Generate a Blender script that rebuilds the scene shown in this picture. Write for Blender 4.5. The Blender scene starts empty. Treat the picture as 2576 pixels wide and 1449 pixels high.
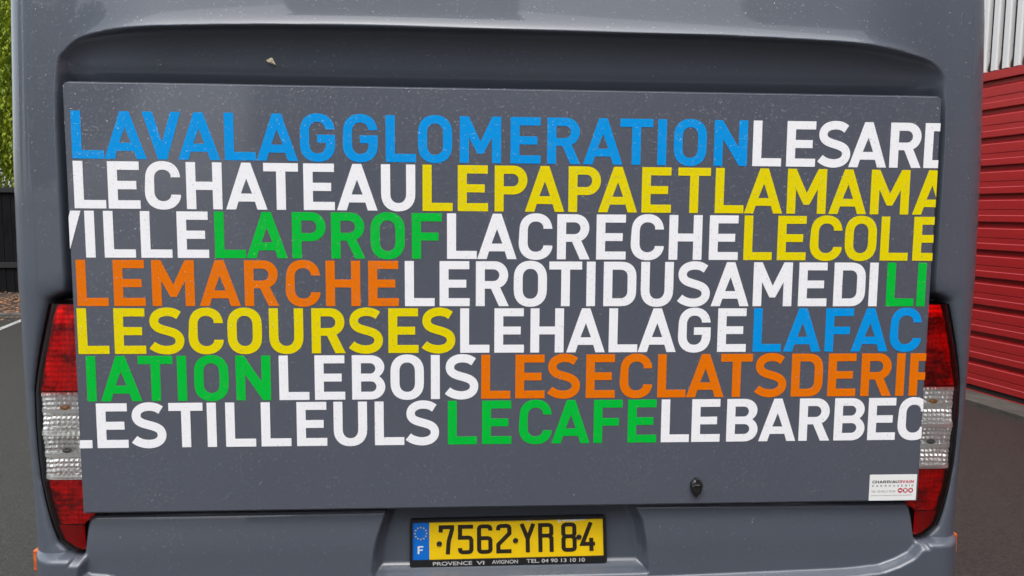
import bpy, bmesh, math, random
import numpy as np
from mathutils import Vector, Matrix
from mathutils.geometry import tessellate_polygon
from mathutils.bvhtree import BVHTree
random.seed(7); rng = np.random.default_rng(7)
S = bpy.context.scene; COL = S.collection
R_ = math.radians

# ------------------------------------------------------------------ camera
CAM = Vector((-0.12672, -1.95966, 0.24315))
def look(a, b, c):
    f = Vector((math.sin(a)*math.cos(b), math.cos(a)*math.cos(b), math.sin(b)))
    r = Vector((math.cos(a), -math.sin(a), 0)); u = r.cross(f)
    return r*math.cos(c)+u*math.sin(c), u*math.cos(c)-r*math.sin(c), f
cr, cu, cf = look(0.05992, -0.09926, 0.00757)
cam = bpy.data.objects.new('camera', bpy.data.cameras.new('camera')); COL.objects.link(cam)
cam.matrix_world = Matrix(((cr.x, cu.x, -cf.x, CAM.x), (cr.y, cu.y, -cf.y, CAM.y), (cr.z, cu.z, -cf.z, CAM.z), (0, 0, 0, 1)))
cam.data.sensor_width = 36; cam.data.lens = 36*1940.64/2576
cam.data.clip_start = 0.05; cam.data.clip_end = 600
S.camera = cam
# ------------------------------------------------------------------ light (overcast, after rain)
SUN_EL, SUN_AZ = R_(66), R_(190)          # azimuth from +Y, clockwise: behind the camera, a little to its left
w = bpy.data.worlds.new('World'); S.world = w; w.use_nodes = True
nt = w.node_tree; nt.nodes.clear()
sky = nt.nodes.new('ShaderNodeTexSky'); sky.sky_type = 'NISHITA'; sky.sun_disc = False
sky.sun_elevation = SUN_EL; sky.sun_rotation = SUN_AZ; sky.dust_density = 3.0; sky.air_density = 1.0
hs = nt.nodes.new('ShaderNodeHueSaturation'); hs.inputs['Saturation'].default_value = 0.36
bg = nt.nodes.new('ShaderNodeBackground'); bg.inputs['Strength'].default_value = 0.13
wo = nt.nodes.new('ShaderNodeOutputWorld')
nt.links.new(sky.outputs[0], hs.inputs['Color']); nt.links.new(hs.outputs[0], bg.inputs[0]); nt.links.new(bg.outputs[0], wo.inputs[0])
sun = bpy.data.objects.new('sun', bpy.data.lights.new('sun', 'SUN')); COL.objects.link(sun)
sun.data.energy = 0.8; sun.data.angle = R_(75); sun.data.color = (1, 0.985, 0.965)
sd = Vector((math.sin(SUN_AZ)*math.cos(SUN_EL), math.cos(SUN_AZ)*math.cos(SUN_EL), math.sin(SUN_EL)))
sun.rotation_euler = sd.to_track_quat('Z', 'Y').to_euler()
S.view_settings.view_transform = 'Standard'; S.view_settings.look = 'None'
S.view_settings.exposure = 1.46; S.view_settings.gamma = 1; S.view_settings.use_curve_mapping = False

# ------------------------------------------------------------------ helpers
GZ = -1.357
def tag(o, label=None, cat=None, group=None, kind=None):
    for k, v in (('label', label), ('category', cat), ('group', group), ('kind', kind)):
        if v: o[k] = v
    return o
def link(name, me, m=None, parent=None):
    o = bpy.data.objects.new(name, me); COL.objects.link(o)
    if m is not None and me is not None:
        for mm in (m if isinstance(m, (list, tuple)) else [m]): me.materials.append(mm)
    if parent is not None: o.parent = parent
    return o
def empty(name, loc=(0, 0, 0)):
    o = bpy.data.objects.new(name, None); COL.objects.link(o); o.location = loc; o.empty_display_size = 0.1
    return o
def mesh(name, V, F, smooth=False):
    me = bpy.data.meshes.new(name); me.from_pydata([tuple(v) for v in V], [], F)
    if smooth: me.polygons.foreach_set('use_smooth', [True]*len(me.polygons))
    me.update(); return me
def bm_mesh(name, bm, smooth=False):
    bm.normal_update(); me = bpy.data.meshes.new(name); bm.to_mesh(me); bm.free()
    if smooth: me.polygons.foreach_set('use_smooth', [True]*len(me.polygons))
    return me
def box_bm(bm, x0, x1, y0, y1, z0, z1, bev=0):
    r = bmesh.ops.create_cube(bm, size=1); vs = r['verts']
    for v in vs: v.co = Vector(((x0+x1)/2+v.co.x*(x1-x0), (y0+y1)/2+v.co.y*(y1-y0), (z0+z1)/2+v.co.z*(z1-z0)))
    if bev:
        es = list({e for v in vs for e in v.link_edges})
        bmesh.ops.bevel(bm, geom=es, offset=bev, segments=2, affect='EDGES', profile=0.5)
def box(name, m, x0, x1, y0, y1, z0, z1, parent=None, bev=0):
    bm = bmesh.new(); box_bm(bm, x0, x1, y0, y1, z0, z1, bev)
    return link(name, bm_mesh(name, bm), m, parent)
def sstep(a, b, x):
    t = np.clip((np.asarray(x, float)-a)/(b-a), 0, 1); return t*t*(3-2*t)
def real(xp, zp, y):        # the point at depth y seen behind plane point (xp, zp)
    k = 1+y/1.95966
    return CAM.x+(xp-CAM.x)*k, CAM.z+(zp-CAM.z)*k
def sdist(px, pz, poly):    # signed distance to polygon, positive inside (arrays)
    P = np.array(poly, float); n = len(P); d = np.full(px.shape, 1e9); ins = np.zeros(px.shape, bool)
    for i in range(n):
        a, b = P[i], P[(i+1) % n]; e = b-a; L = e@e
        if L < 1e-12: continue
        t = np.clip(((px-a[0])*e[0]+(pz-a[1])*e[1])/L, 0, 1)
        d = np.minimum(d, np.hypot(px-a[0]-t*e[0], pz-a[1]-t*e[1]))
        c = (a[1] > pz) != (b[1] > pz)
        if a[1] != b[1]: ins ^= c & (px < (b[0]-a[0])*(pz-a[1])/(b[1]-a[1])+a[0])
    return np.where(ins, d, -d)

# ------------------------------------------------------------------ materials
def mat(name, base, rough=0.5, metal=0.0, coat=0.0, coatr=0.03, spec=0.5, noise=None, bump=None, emit=None):
    m = bpy.data.materials.new(name); m.use_nodes = True; t = m.node_tree; p = t.nodes['Principled BSDF']
    p.inputs['Base Color'].default_value = (*base, 1); p.inputs['Roughness'].default_value = rough
    p.inputs['Metallic'].default_value = metal; p.inputs['Coat Weight'].default_value = coat
    p.inputs['Coat Roughness'].default_value = coatr; p.inputs['Specular IOR Level'].default_value = spec
    tc = t.nodes.new('ShaderNodeTexCoord')
    if noise:                                   # (scale, colour2, lo, hi, stretch)
        sc, c2, lo, hi, st = noise
        mp = t.nodes.new('ShaderNodeMapping'); mp.inputs['Scale'].default_value = st
        n = t.nodes.new('ShaderNodeTexNoise'); n.inputs['Scale'].default_value = sc; n.inputs['Detail'].default_value = 6; n.inputs['Roughness'].default_value = .6
        r = t.nodes.new('ShaderNodeMapRange'); r.inputs[1].default_value = lo; r.inputs[2].default_value = hi
        x = t.nodes.new('ShaderNodeMix'); x.data_type = 'RGBA'; x.inputs['A'].default_value = (*base, 1); x.inputs['B'].default_value = (*c2, 1)
        t.links.new(tc.outputs['Object'], mp.inputs[0]); t.links.new(mp.outputs[0], n.inputs['Vector'])
        t.links.new(n.outputs['Fac'], r.inputs[0]); t.links.new(r.outputs[0], x.inputs['Factor']); t.links.new(x.outputs['Result'], p.inputs['Base Color'])
    if bump:                                    # (scale, distance, strength)
        n2 = t.nodes.new('ShaderNodeTexNoise'); n2.inputs['Scale'].default_value = bump[0]; n2.inputs['Detail'].default_value = 3
        b = t.nodes.new('ShaderNodeBump'); b.inputs['Distance'].default_value = bump[1]; b.inputs['Strength'].default_value = bump[2]
        t.links.new(tc.outputs['Object'], n2.inputs['Vector']); t.links.new(n2.outputs['Fac'], b.inputs['Height']); t.links.new(b.outputs[0], p.inputs['Normal'])
        if len(bump) > 3:
            n3 = t.nodes.new('ShaderNodeTexNoise'); n3.inputs['Scale'].default_value = bump[3]; n3.inputs['Detail'].default_value = 1
            b3 = t.nodes.new('ShaderNodeBump'); b3.inputs['Distance'].default_value = bump[4]; b3.inputs['Strength'].default_value = 1
            t.links.new(tc.outputs['Object'], n3.inputs['Vector']); t.links.new(n3.outputs['Fac'], b3.inputs['Height']); t.links.new(b3.outputs[0], b.inputs['Normal'])
            if coat: t.links.new(b3.outputs[0], p.inputs['Coat Normal'])
    return m
M = {}
M['paint'] = mat('grey_paint', (.064, .076, .097), .42, 0, .62, .035, noise=(1.3, (.070, .082, .104), .3, .7, (1, 1, .4)), bump=(320, .00025, .25))
M['panel'] = mat('grey_panel_vinyl', (.069, .078, .100),   .38, 0, .55, .08, noise=(2.0, (.077, .086, .109), .3, .7, (1, 1, 1)), bump=(420, .0003, .35, 2.2, .006))
VCOL = dict(b=(0, .26, .66), w=(.80, .80, .81), y=(.70, .58, .0), g=(0, .44, .035), o=(.70, .150, .0))
VN = dict(b='blue', w='white', y='yellow', g='green', o='orange')
for k, c in VCOL.items(): M['v'+k] = mat(VN[k]+'_vinyl', c, .5, 0, .0, .2, spec=.10, bump=(300, .0003, .3))
M['black'] = mat('black_plastic', (.012, .012, .013), .35, bump=(200, .0004, .3))
M['rubber'] = mat('rubber', (.01, .01, .011), .6)
M['plate_y'] = mat('plate_yellow', (.90, .60, .002), .35, coat=.1, coatr=.2, noise=(30, (.85, .54, .002), .35, .75, (1, 1, 1)))
M['plate_b'] = mat('plate_blue', (.0, .15, .60), .35, coat=.3)
M['plate_w'] = mat('plate_white', (.75, .75, .72), .5)
M['digit'] = mat('plate_digit', (.020, .014, .008), .4, noise=(60, (.045, .035, .02), .55, .8, (1, 1, 1)))
M['silver'] = mat('silver_text', (.45, .45, .43), .4)
M['sticker'] = mat('sticker_white', (.76, .77, .75), .4, coat=.2)
M['ink'] = mat('black_ink', (.02, .02, .02), .5)
M['greyink'] = mat('grey_ink', (.14, .14, .14), .5)
M['redink'] = mat('red_ink', (.42, .01, .03), .5)
M['reflector'] = mat('lamp_reflector', (.98, .97, .94), .12, .42, noise=(22, (.72, .66, .55), .55, .8, (1, 1, 1)))
M['reflector_r'] = mat('red_prism', (1.0, .02, .02), .2, .3, noise=(13, (.22, .002, .005), .44, .60, (1, 1, 1.6)))
M['reflex'] = mat('red_reflex', (.45, .004, .008), .25, .1, coat=1)
M['bulb'] = mat('amber_bulb', (.55, .22, .03), .2, .3, coat=1)
M['orange'] = mat('marker_orange', (.75, .16, .01), .3, coat=1, noise=(60, (.45, .07, .01), .4, .6, (1, 1, 1)))
M['asphalt'] = mat('wet_asphalt', (.021, .0195, .0175), .46, spec=.35, noise=(60, (.042, .039, .034), .36, .66, (1, 1, 1)), bump=(110, .006, .8))
M['concrete'] = mat('concrete', (.085, .078, .066), .8, noise=(5, (.045, .04, .034), .35, .7, (1, 1, 1)), bump=(60, .004, .6))
M['line'] = mat('road_paint', (.30, .30, .285), .6, noise=(14, (.14, .14, .13), .45, .7, (1, 1, 1)))
M['red'] = mat('red_sheet', (.44, .016, .016), .34, coat=.35, coatr=.2, noise=(3, (.31, .016, .017), .3, .7, (1, .3, 3)), bump=(6, .004, .2))
M['white_sheet'] = mat('white_sheet', (.66, .65, .62), .5, noise=(7, (.08, .065, .05), .57, .64, (1, 1.6, .30)))
M['dark'] = mat('dark_backing', (.035, .028, .026), .8)
M['fence'] = mat('dark_timber', (.004, .004, .005), .8, spec=.08, noise=(6, (.012, .011, .011), .4, .7, (1, 1, .2)))
M['fence2'] = mat('dark_rail', (.014, .013, .013), .7, spec=.3)
M['soil'] = mat('soil', (.025, .016, .010), .9, noise=(12, (.06, .035, .02), .4, .7, (1, 1, 1)), bump=(20, .02, .8))
M['bark'] = mat('bark', (.06, .05, .04), .9, bump=(14, .03, .8))
M['houses'] = mat('render_wall', (.15, .115, .10), .8, noise=(1, (.11, .08, .07), .3, .7, (1, 1, 1)))
M['shed'] = mat('dark_cladding', (.055, .062, .066), .6, noise=(1, (.045, .05, .055), .3, .7, (1, 1, 1)))
M['tower'] = mat('grey_render', (.085, .09, .093), .7)
M['roof'] = mat('roof_tiles', (.10, .04, .028), .8)
M['glass_dark'] = mat('window_glass', (.02, .025, .03), .05)
M['petal'] = mat('cream_petal', (.68, .58, .42), .6, noise=(200, (.45, .33, .2), .5, .7, (1, 1, 1)))
def leafmat(name, c, c2):
    m = mat(name, c, .55, noise=(2.2, c2, .38, .62, (1, 1, .6))); p = m.node_tree.nodes['Principled BSDF']
    p.inputs['Subsurface Weight'].default_value = 0
    t = m.node_tree; tr = t.nodes.new('ShaderNodeBsdfTranslucent'); mx = t.nodes.new('ShaderNodeMixShader'); mx.inputs[0].default_value = .35
    src = p.inputs['Base Color'].links[0].from_socket; t.links.new(src, tr.inputs[0])
    t.links.new(p.outputs[0], mx.inputs[1]); t.links.new(tr.outputs[0], mx.inputs[2]); t.links.new(mx.outputs[0], t.nodes['Material Output'].inputs[0])
    return m
M['willow'] = leafmat('willow_leaves', (.32, .38, .014), (.07, .14, .008))
M['hedge'] = leafmat('dark_leaves', (.035, .06, .015), (.02, .035, .01))
M['litter'] = mat('dry_leaves', (.30, .13, .05), .8, noise=(8, (.07, .035, .018), .4, .6, (1, 1, 1)))
def thin(name, tint, gl=.06, rough=.05, cap=1.0):       # thin clear sheet / water skin
    m = bpy.data.materials.new(name); m.use_nodes = True; t = m.node_tree; t.nodes.clear()
    o = t.nodes.new('ShaderNodeOutputMaterial'); a = t.nodes.new('ShaderNodeBsdfTransparent'); a.inputs[0].default_value = (*tint, 1)
    g = t.nodes.new('ShaderNodeBsdfGlossy'); g.inputs['Roughness'].default_value = rough
    f = t.nodes.new('ShaderNodeFresnel'); f.inputs[0].default_value = 1.40
    ad = t.nodes.new('ShaderNodeMath'); ad.operation = 'ADD'; ad.inputs[1].default_value = gl
    mx = t.nodes.new('ShaderNodeMixShader'); mi = t.nodes.new('ShaderNodeMath'); mi.operation = 'MINIMUM'; mi.inputs[1].default_value = cap
    t.links.new(f.outputs[0], ad.inputs[0]); t.links.new(ad.outputs[0], mi.inputs[0]); t.links.new(mi.outputs[0], mx.inputs[0]); t.links.new(a.outputs[0], mx.inputs[1]); t.links.new(g.outputs[0], mx.inputs[2]); t.links.new(mx.outputs[0], o.inputs[0])
    return m
M['clear'] = thin('clear_lens', (.94, .94, .93), .02, .03)
M['redlens'] = thin('red_lens', (.95, .10, .08), .02, .03)
M['water'] = thin('rain_water', (.985, .985, .985), .075, .30, .21)

# ------------------------------------------------------------------ ground
def sheet(name, m, pts, z, kind='structure', parent=None):
    o = link(name, mesh(name, [(x, y, z) for x, y in pts], [tuple(range(len(pts)))]), m, parent)
    return tag(o, kind=kind) if parent is None else o
sheet('asphalt_yard', M['asphalt'], [(-150, -150), (150, -150), (150, 150), (-150, 150)], GZ)
wd = Vector((-.1538, .988)); wp = Vector((4.52, 4.08)); wn = Vector((-wd.y, wd.x))        # right wall: along, base point, out towards the yard
def W2(s, o): p = wp+wd*s+wn*o; return (p.x, p.y)
# concrete strip along the red wall
V = []; 
for z in (GZ-.05, GZ+.03):
    V += [(*W2(-14, -.1), z), (*W2(22, -.1), z), (*W2(22, .345), z), (*W2(-14, .345), z)]
strip = link('concrete_strip', mesh('concrete_strip', V, [(4, 5, 6, 7), (0, 3, 2, 1), (0, 1, 5, 4), (1, 2, 6, 5), (2, 3, 7, 6), (3, 0, 4, 7)]), M['concrete']); tag(strip, kind='structure')
# planting bed, kerb and painted line on the left
sheet('planting_bed', M['soil'], [(-30, 9.72), (-1.2, 9.72), (-1.2, 20), (-30, 20)], GZ+.03)
kb = bmesh.new(); x = -30.
while x < -1.3:
    box_bm(kb, x, x+.99, 9.58, 9.72, GZ-.1, GZ+.06+random.uniform(-.003, .003), .012); x += 1.0
tag(link('kerb', bm_mesh('kerb', kb), M['concrete']), kind='structure')
a, b = Vector((-6.264, 8.498)), Vector((-6.49, 9.55)); a = a-(b-a)*4; n = Vector((-(b-a).y, (b-a).x)).normalized()*.042
sheet('painted_line', M['line'], [tuple(a-n), tuple(a+n), tuple(b+n), tuple(b-n)], GZ+.004)
# leaf litter
V, F = [], []
for i in range(9000):
    x = random.uniform(-16, -2.5); y = random.gauss(10.9, .8)
    if y < 9.0: y = 9.6
    z = GZ+(.045 if y > 9.72 else .075 if y > 9.58 else .012)+random.random()*.02; s = random.uniform(.02, .05); a_ = random.random()*6.28; tl = random.uniform(-.4, .4)
    dx, dy = math.cos(a_)*s, math.sin(a_)*s; k = len(V)
    V += [(x-dx, y-dy, z), (x+dy*.5, y-dx*.5, z+tl*s*.5), (x+dx, y+dy, z+.3*s), (x-dy*.5, y+dx*.5, z-tl*s*.2+.004)]; F.append((k, k+1, k+2, k+3))
tag(link('leaf_litter', mesh('leaf_litter', V, F), M['litter']), 'brown and orange fallen leaves lying in the bed under the dark fence', 'fallen leaves', kind='stuff')

# ------------------------------------------------------------------ dark fence on the left
FY = 12.7; ftop = .60
fe = empty('timber_fence', (-8.5, FY, GZ)); tag(fe, 'tall near-black board fence in front of the willow, left of the grey bus', 'fence')
def child(o, p): o.parent = p; o.matrix_parent_inverse = Matrix.Translation(-Vector(p.location)); return o
bm = bmesh.new(); box_bm(bm, -.072, .072, -.012, .012, 0, ftop-.08-GZ, .003); bme = bm_mesh('board', bm); bme.materials.append(M['fence'])
x = -17.
while x < -1.5:
    o = bpy.data.objects.new('board', bme); COL.objects.link(o); o.location = (x, FY+random.uniform(-.004, .004), GZ+.05); child(o, fe); x += .152
for z0, z1, dy in ((ftop-.09, ftop, .05), (-.86, -.76, .03)):
    child(box('rail', M['fence2'], -17.1, -1.4, FY-.02-dy, FY-.014, z0, z1, bev=.006), fe)
x = -16.6
while x < -1.5:
    child(box('post', M['fence2'], x-.05, x+.05, FY+.014, FY+.114, GZ, ftop-.02, bev=.004), fe); x += 2.4

# ------------------------------------------------------------------ willows behind the fence
def tube_bm(bm, pts, rad, n=8):
    rings = []
    for i, p in enumerate(pts):
        p = Vector(p); d = (Vector(pts[min(i+1, len(pts)-1)])-Vector(pts[max(i-1, 0)])).normalized()
        u = d.orthogonal().normalized(); v = d.cross(u)
        rings.append([bm.verts.new(p+(u*math.cos(t*2*math.pi/n)+v*math.sin(t*2*math.pi/n))*rad[i]) for t in range(n)])
    for a, b in zip(rings, rings[1:]):
        for t in range(n): bm.faces.new((a[t], a[(t+1) % n], b[(t+1) % n], b[t]))
    for r_, rv in ((rings[0], True), (rings[-1], False)):
        try: bm.faces.new(r_[::-1] if rv else r_)
        except ValueError: pass
def willow(x, y, h, rad, label, nstr=750, low=0.9):
    t = empty('willow_tree', (x, y, GZ)); tag(t, label, 'tree', 'willows behind the dark fence')
    bm = bmesh.new(); tube_bm(bm, [(0, 0, 0), (.05, .1, h*.2), (-.1, 0, h*.4), (.1, .1, h*.62)], [.32, .26, .2, .1])
    limbs = []
    for i in range(9):
        a = i*.7+random.random(); z = h*random.uniform(.25, .5); rr = rad*random.uniform(.5, .85)
        pts = [(0, 0, z), (math.cos(a)*rr*.4, math.sin(a)*rr*.4, z+h*.25), (math.cos(a)*rr, math.sin(a)*rr, z+h*.33)]
        tube_bm(bm, pts, [.1, .06, .02], 6); limbs.append(pts)
    link('trunk', bm_mesh('trunk', bm, True), M['bark'], t)
    V, F = [], []
    cl = [(random.uniform(0, 6.28), rad*math.sqrt(random.random())) for _ in range(60)]
    for s in range(nstr):
        ca, cr_ = random.choice(cl); px = math.cos(ca)*cr_+random.gauss(0, .22); py = math.sin(ca)*cr_+random.gauss(0, .22)
        rr = min(1, math.hypot(px, py)/rad); top = h*(1-.35*rr*rr)+random.gauss(0, .25); ln = random.uniform(.45, 1)*(top-low)
        sw = random.uniform(-.12, .12); sy = random.uniform(-.1, .1); z = top
        k = int(ln/.085)
        for i in range(k):
            f = i/k; bx = px+sw*f*f*3+random.gauss(0, .06); by = py+sy*f*f*3+random.gauss(0, .06); z = top-f*ln
            a = random.random()*6.28; l = random.uniform(.07, .13); wdt = .017; dx, dy = math.cos(a), math.sin(a)
            q = len(V); e = (bx+dx*l*.75, by+dy*l*.75, z-l*.8); m_ = (bx+dx*l*.4, by+dy*l*.4, z-l*.32)
            V += [(bx, by, z), (m_[0]-dy*wdt, m_[1]+dx*wdt, m_[2]), e, (m_[0]+dy*wdt, m_[1]-dx*wdt, m_[2])]; F.append((q, q+1, q+2, q+3))
    link('crown', mesh('crown', V, F), M['willow'], t)
willow(-9.3, 15.6, 8.6, 2.4, 'bright green weeping willow right behind the dark fence, at the left edge of the photo', 2300, 1.2)
willow(-13.6, 17.5, 9.5, 3.0, 'weeping willow standing farther left behind the fence, mostly outside the photo', 900, 1.5)
willow(-5.4, 18.6, 8.2, 2.6, 'weeping willow behind the fence, hidden mainly by the grey bus', 500, 1.2)

# ------------------------------------------------------------------ red building on the right
bt = 1.47
rb = empty('red_clad_building', (*W2(0, 0), GZ)); tag(rb, 'industrial building with red horizontal ribbed cladding below white vertical sheets, right of the bus', 'building')
def wallbox(name, m, s0, s1, o0, o1, z0, z1):
    V = [(*W2(s, o), z) for z in (z0, z1) for s, o in ((s0, o0), (s1, o0), (s1, o1), (s0, o1))]
    o = link(name, mesh(name, V, [(0, 1, 2, 3), (7, 6, 5, 4), (0, 4, 5, 1), (1, 5, 6, 2), (2, 6, 7, 3), (3, 7, 4, 0)]), m)
    me = o.data; b_ = bmesh.new(); b_.from_mesh(me); bmesh.ops.recalc_face_normals(b_, faces=b_.faces); b_.to_mesh(me); b_.free()
    return child(o, rb)
wallbox('wall', M['dark'], -13.9, 21.9, -6, -.006, GZ-.05, 5.2)
pitch = .2425
prof = [(0, pitch), (0, pitch-.036), (.004, pitch-.040), (.036, pitch-.056), (.040, pitch-.062), (.040, .108), (.034, .104), (.034, .100), (.040, .096), (.040, .058), (.045, .052), (.045, .004), (.040, 0), (0, 0)]
pv = [(*(wd*s), 0) for s in (0, 1)]
V, F = [], []
for s in (-13.8, 21.8):
    for o_, z in prof: p = wd*s+wn*o_; V.append((p.x, p.y, z))
n = len(prof)
F = [(i, i+1, n+i+1, n+i) for i in range(n-1)]
pm = mesh('cladding_plank', V, F); pm.materials.append(M['red'])
z = bt-.075-pitch
while z > GZ-.25:
    o = bpy.data.objects.new('cladding_plank', pm); COL.objects.link(o); o.location = (wp.x, wp.y, z); child(o, rb); z -= pitch
wallbox('flashing', M['red'], -13.8, 21.8, .0, .052, bt-.07, bt)
wallbox('base_rail', M['dark'], -13.8, 21.8, 0, .020, GZ+.03, GZ+.075)
V = []; 
sp = [(-.004, -.042), (.024, -.036), (.034, -.026), (.034, .020), (.024, .031), (-.004, .036)]
for z in (0, 3.1):
    for o_, s in sp: p = wd*s+wn*o_; V.append((p.x, p.y, z))
sm = mesh('cladding_strip', V, [(i, i+1, 7+i, 6+i) for i in range(5)]); sm.materials.append(M['white_sheet'])
s = -7.5
while s < 16:
    p = W2(s, 0.001); o = bpy.data.objects.new('cladding_strip', sm); COL.objects.link(o); o.location = (*p, bt+.004+random.uniform(0, .012)); child(o, rb); s += .118
wallbox('roof', M['tower'], -14.1, 22.1, -6.1, .12, 4.62, 4.8)

# ------------------------------------------------------------------ things behind the camera (seen only mirrored in the paint)
def house(name, x0, x1, y0, y1, h, m, label, cat, wins):
    t = empty(name, ((x0+x1)/2, y1, GZ)); tag(t, label, cat)
    child(box('wall', m, x0, x1, y0, y1, GZ, GZ+h), t)
    child(box('roof', M['roof'] if cat == 'house' else M['tower'], x0-.2, x1+.2, y0-.2, y1+.2, GZ+h+.003, GZ+h+.25, bev=.05), t)
    for wx, wz, ww, wh in wins:
        f = child(box('window', M['plate_w'], wx-ww/2, wx+ww/2, y1+.001, y1+.05, GZ+wz, GZ+wz+wh), t)
        p = box('pane', M['glass_dark'], wx-ww/2+.06, wx+ww/2-.06, y1+.051, y1+.055, GZ+wz+.06, GZ+wz+wh-.06); p.parent = f; p.matrix_parent_inverse = f.matrix_world.inverted()
    return t
house('workshop', -5.0, 7.5, -24, -16, 4.6, M['houses'], 'low brown rendered workshop behind the photographer, mirrored in the bus panel', 'building', [(-3+i*2.4, 1.2, 1.3, 1.2) for i in range(4)])
house('stair_tower', -3.6, .9, -14, -12, 10.5, M['tower'], 'narrow tall grey stair tower behind the photographer, in front of the low workshop', 'building', [(-1.4, 6.5, .9, 1.6), (-1.4, 3.5, .9, 1.6)])
house('warehouse', 6.3, 24, -30, -12.5, 9.5, M['shed'], 'tall dark clad warehouse behind the photographer on the right', 'building', [(9, 5.5, 2.5, 1.2), (13.5, 5.5, 2.5, 1.2)])
def round_tree(x, y, h, r, label):
    t = empty('broadleaf_tree', (x, y, GZ)); tag(t, label, 'tree', 'trees behind the photographer')
    bm = bmesh.new(); tube_bm(bm, [(0, 0, 0), (.1, 0, h*.3), (0, .1, h*.6)], [.25, .18, .08]); link('trunk', bm_mesh('trunk', bm, True), M['bark'], t)
    V, F = [], []
    for i in range(5000):
        d = Vector((random.gauss(0, 1), random.gauss(0, 1), random.gauss(0, 1))).normalized()*r*random.uniform(.5, 1)**.5
        c = Vector((0, 0, h*.62))+Vector((d.x, d.y, d.z*h*.36/r)); q = len(V); s_ = random.uniform(.1, .22)
        u = Vector((random.gauss(0, 1), random.gauss(0, 1), random.gauss(0, 1))).normalized(); v = u.orthogonal().normalized()
        V += [c-u*s_, c+v*s_*.6, c+u*s_, c-v*s_*.6]; F.append((q, q+1, q+2, q+3))
    link('crown', mesh('crown', V, F), M['hedge'], t)
def bg_tree(*a):
    round_tree(*a[:5]); t = [o for o in COL.objects if o.name.startswith('broadleaf_tree')][-1]; t['group'] = 'trees beyond the dark fence'
for a_ in ((-11.6, 20.5, 8.5, 2.6, 'dark leafy tree close behind the first weeping willow, seen through its strands'), (-15.5, 22, 10, 3.2, 'large dark leafy tree far behind the willows, left of the photo')):
    bg_tree(*a_)
round_tree(-8.6, -13, 7.5, 2.3, 'dark leafy tree behind the photographer nearest the stair tower')
round_tree(-13.5, -12, 8.5, 2.8, 'large dark leafy tree behind the photographer, far to the left')
round_tree(-15.5, -4, 7.5, 2.6, 'dark leafy tree beside the yard, left of the photographer')

# ================================================================== THE BUS
bus = empty('minibus', (0, 0.6, GZ)); tag(bus, 'dark grey minibus seen from behind, its rear door covered in coloured lettering', 'minibus')
def bchild(name, me, m, parent=None):
    o = link(name, me, m); p = parent or bus
    o.parent = p
    o.matrix_parent_inverse = Matrix.Translation(-Vector(bus.location)) if p is bus else Matrix.Identity(4)
    return o
YP = .025                                       # plane of the pillars, a little behind the lettered panel
# silhouette, as measured on the panel plane
SILZ = [-1.1, -.75, -.59, -.486, -.331, -.129, -.029, .07, .264, .379, .549, .642, .734, .95, 1.15]
SILX = [1.205, 1.211, 1.2115, 1.2130, 1.2190, 1.2215, 1.2215, 1.2235, 1.2205, 1.2180, 1.2110, 1.2080, 1.2050, 1.190, 1.170]
RX, RY = .085, .12
phi = np.linspace(0, math.pi/2, 60)
def proj_off(H):
    x = H-RX+RX*np.sin(phi); y = YP+RY-RY*np.cos(phi)
    pl = (x+CAM.x*-0+0)  # placeholder keeps array shape
    L = CAM.x+(-x-CAM.x)/(1+y/1.95966); R = CAM.x+(x-CAM.x)/(1+y/1.95966)
    return (-L.min()+R.max())/2
hh = np.linspace(1.1, 1.4, 200); pp = np.array([proj_off(h_) for h_ in hh])
def halfw(z):
    zp = CAM.z+(z-CAM.z)/1.03
    return np.interp(np.interp(zp, SILZ, SILX), pp, hh)
# recess outline (real coordinates at the pillar plane)
top = [(-1.1136, .494), (-1.1103, .5597), (-1.1057, .5981), (-1.0918, .617), (-1.0648, .6408), (-1.0327, .6544), (-.9804, .6639), (-.916, .6708), (-.7528, .678), (-.5881, .6824), (-.3977, .6845), (-.2478, .684), (-.009, .6827), (.2325, .681), (.4329, .6802), (.5551, .6783), (.6979, .6743), (.842, .6683), (.9523, .6557), (1.0437, .6386), (1.082, .6184), (1.1004, .5947), (1.1054, .5668), (1.1091, .5105)]
top = [real(x, z, YP) for x, z in top]
def cat(P, n=5):
    o = []; P = [P[0]]+P+[P[-1]]
    for i in range(1, len(P)-2):
        a, b, c, d = [Vector(P[i+j]) for j in (-1, 0, 1, 2)]
        for k in range(n):
            t = k/n; o.append(tuple(.5*((2*b)+(c-a)*t+(2*a-5*b+4*c-d)*t*t+(3*b-a-3*c+d)*t**3)))
    return o+[P[-1]]
top = cat(top, 4)
lampo = [(1.1041, .0138), (1.1411, .0112), (1.1502, -.0246), (1.1688, -.1016), (1.1818, -.1637), (1.1907, -.2104), (1.193, -.2942), (1.1913, -.3787), (1.1872, -.4346), (1.1762, -.4963), (1.1616, -.5558), (1.1485, -.5944), (1.1265, -.6131), (1.1055, -.6219)]
def lreal(x, z, y=.05): k = 1+y/1.95966; return .127+(x-.127)*k, CAM.z+(z-CAM.z)*k
LAMP = [lreal(x, z) for x, z in lampo]
grow = []
for i, (x, z) in enumerate(LAMP):
    a = Vector(LAMP[max(i-1, 0)]); b = Vector(LAMP[min(i+1, len(LAMP)-1)]); d = (b-a).normalized(); nn = Vector((-d.y, d.x))
    if i == 0: nn = Vector((0, 1))
    grow.append((x+nn.x*.011, z+nn.y*.011))
grow[-1] = (grow[-1][0]+.0, -.72); 
side = 1.128
poly = top + [(side, .45), (side, .06), (side+.004, .034)] + grow[1:] + [(1.0, -.9), (-1.0, -.9)] + [(-x, z) for x, z in grow[1:][::-1]] + [(-side-.004, .034), (-side, .06), (-side, .45)]
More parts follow.
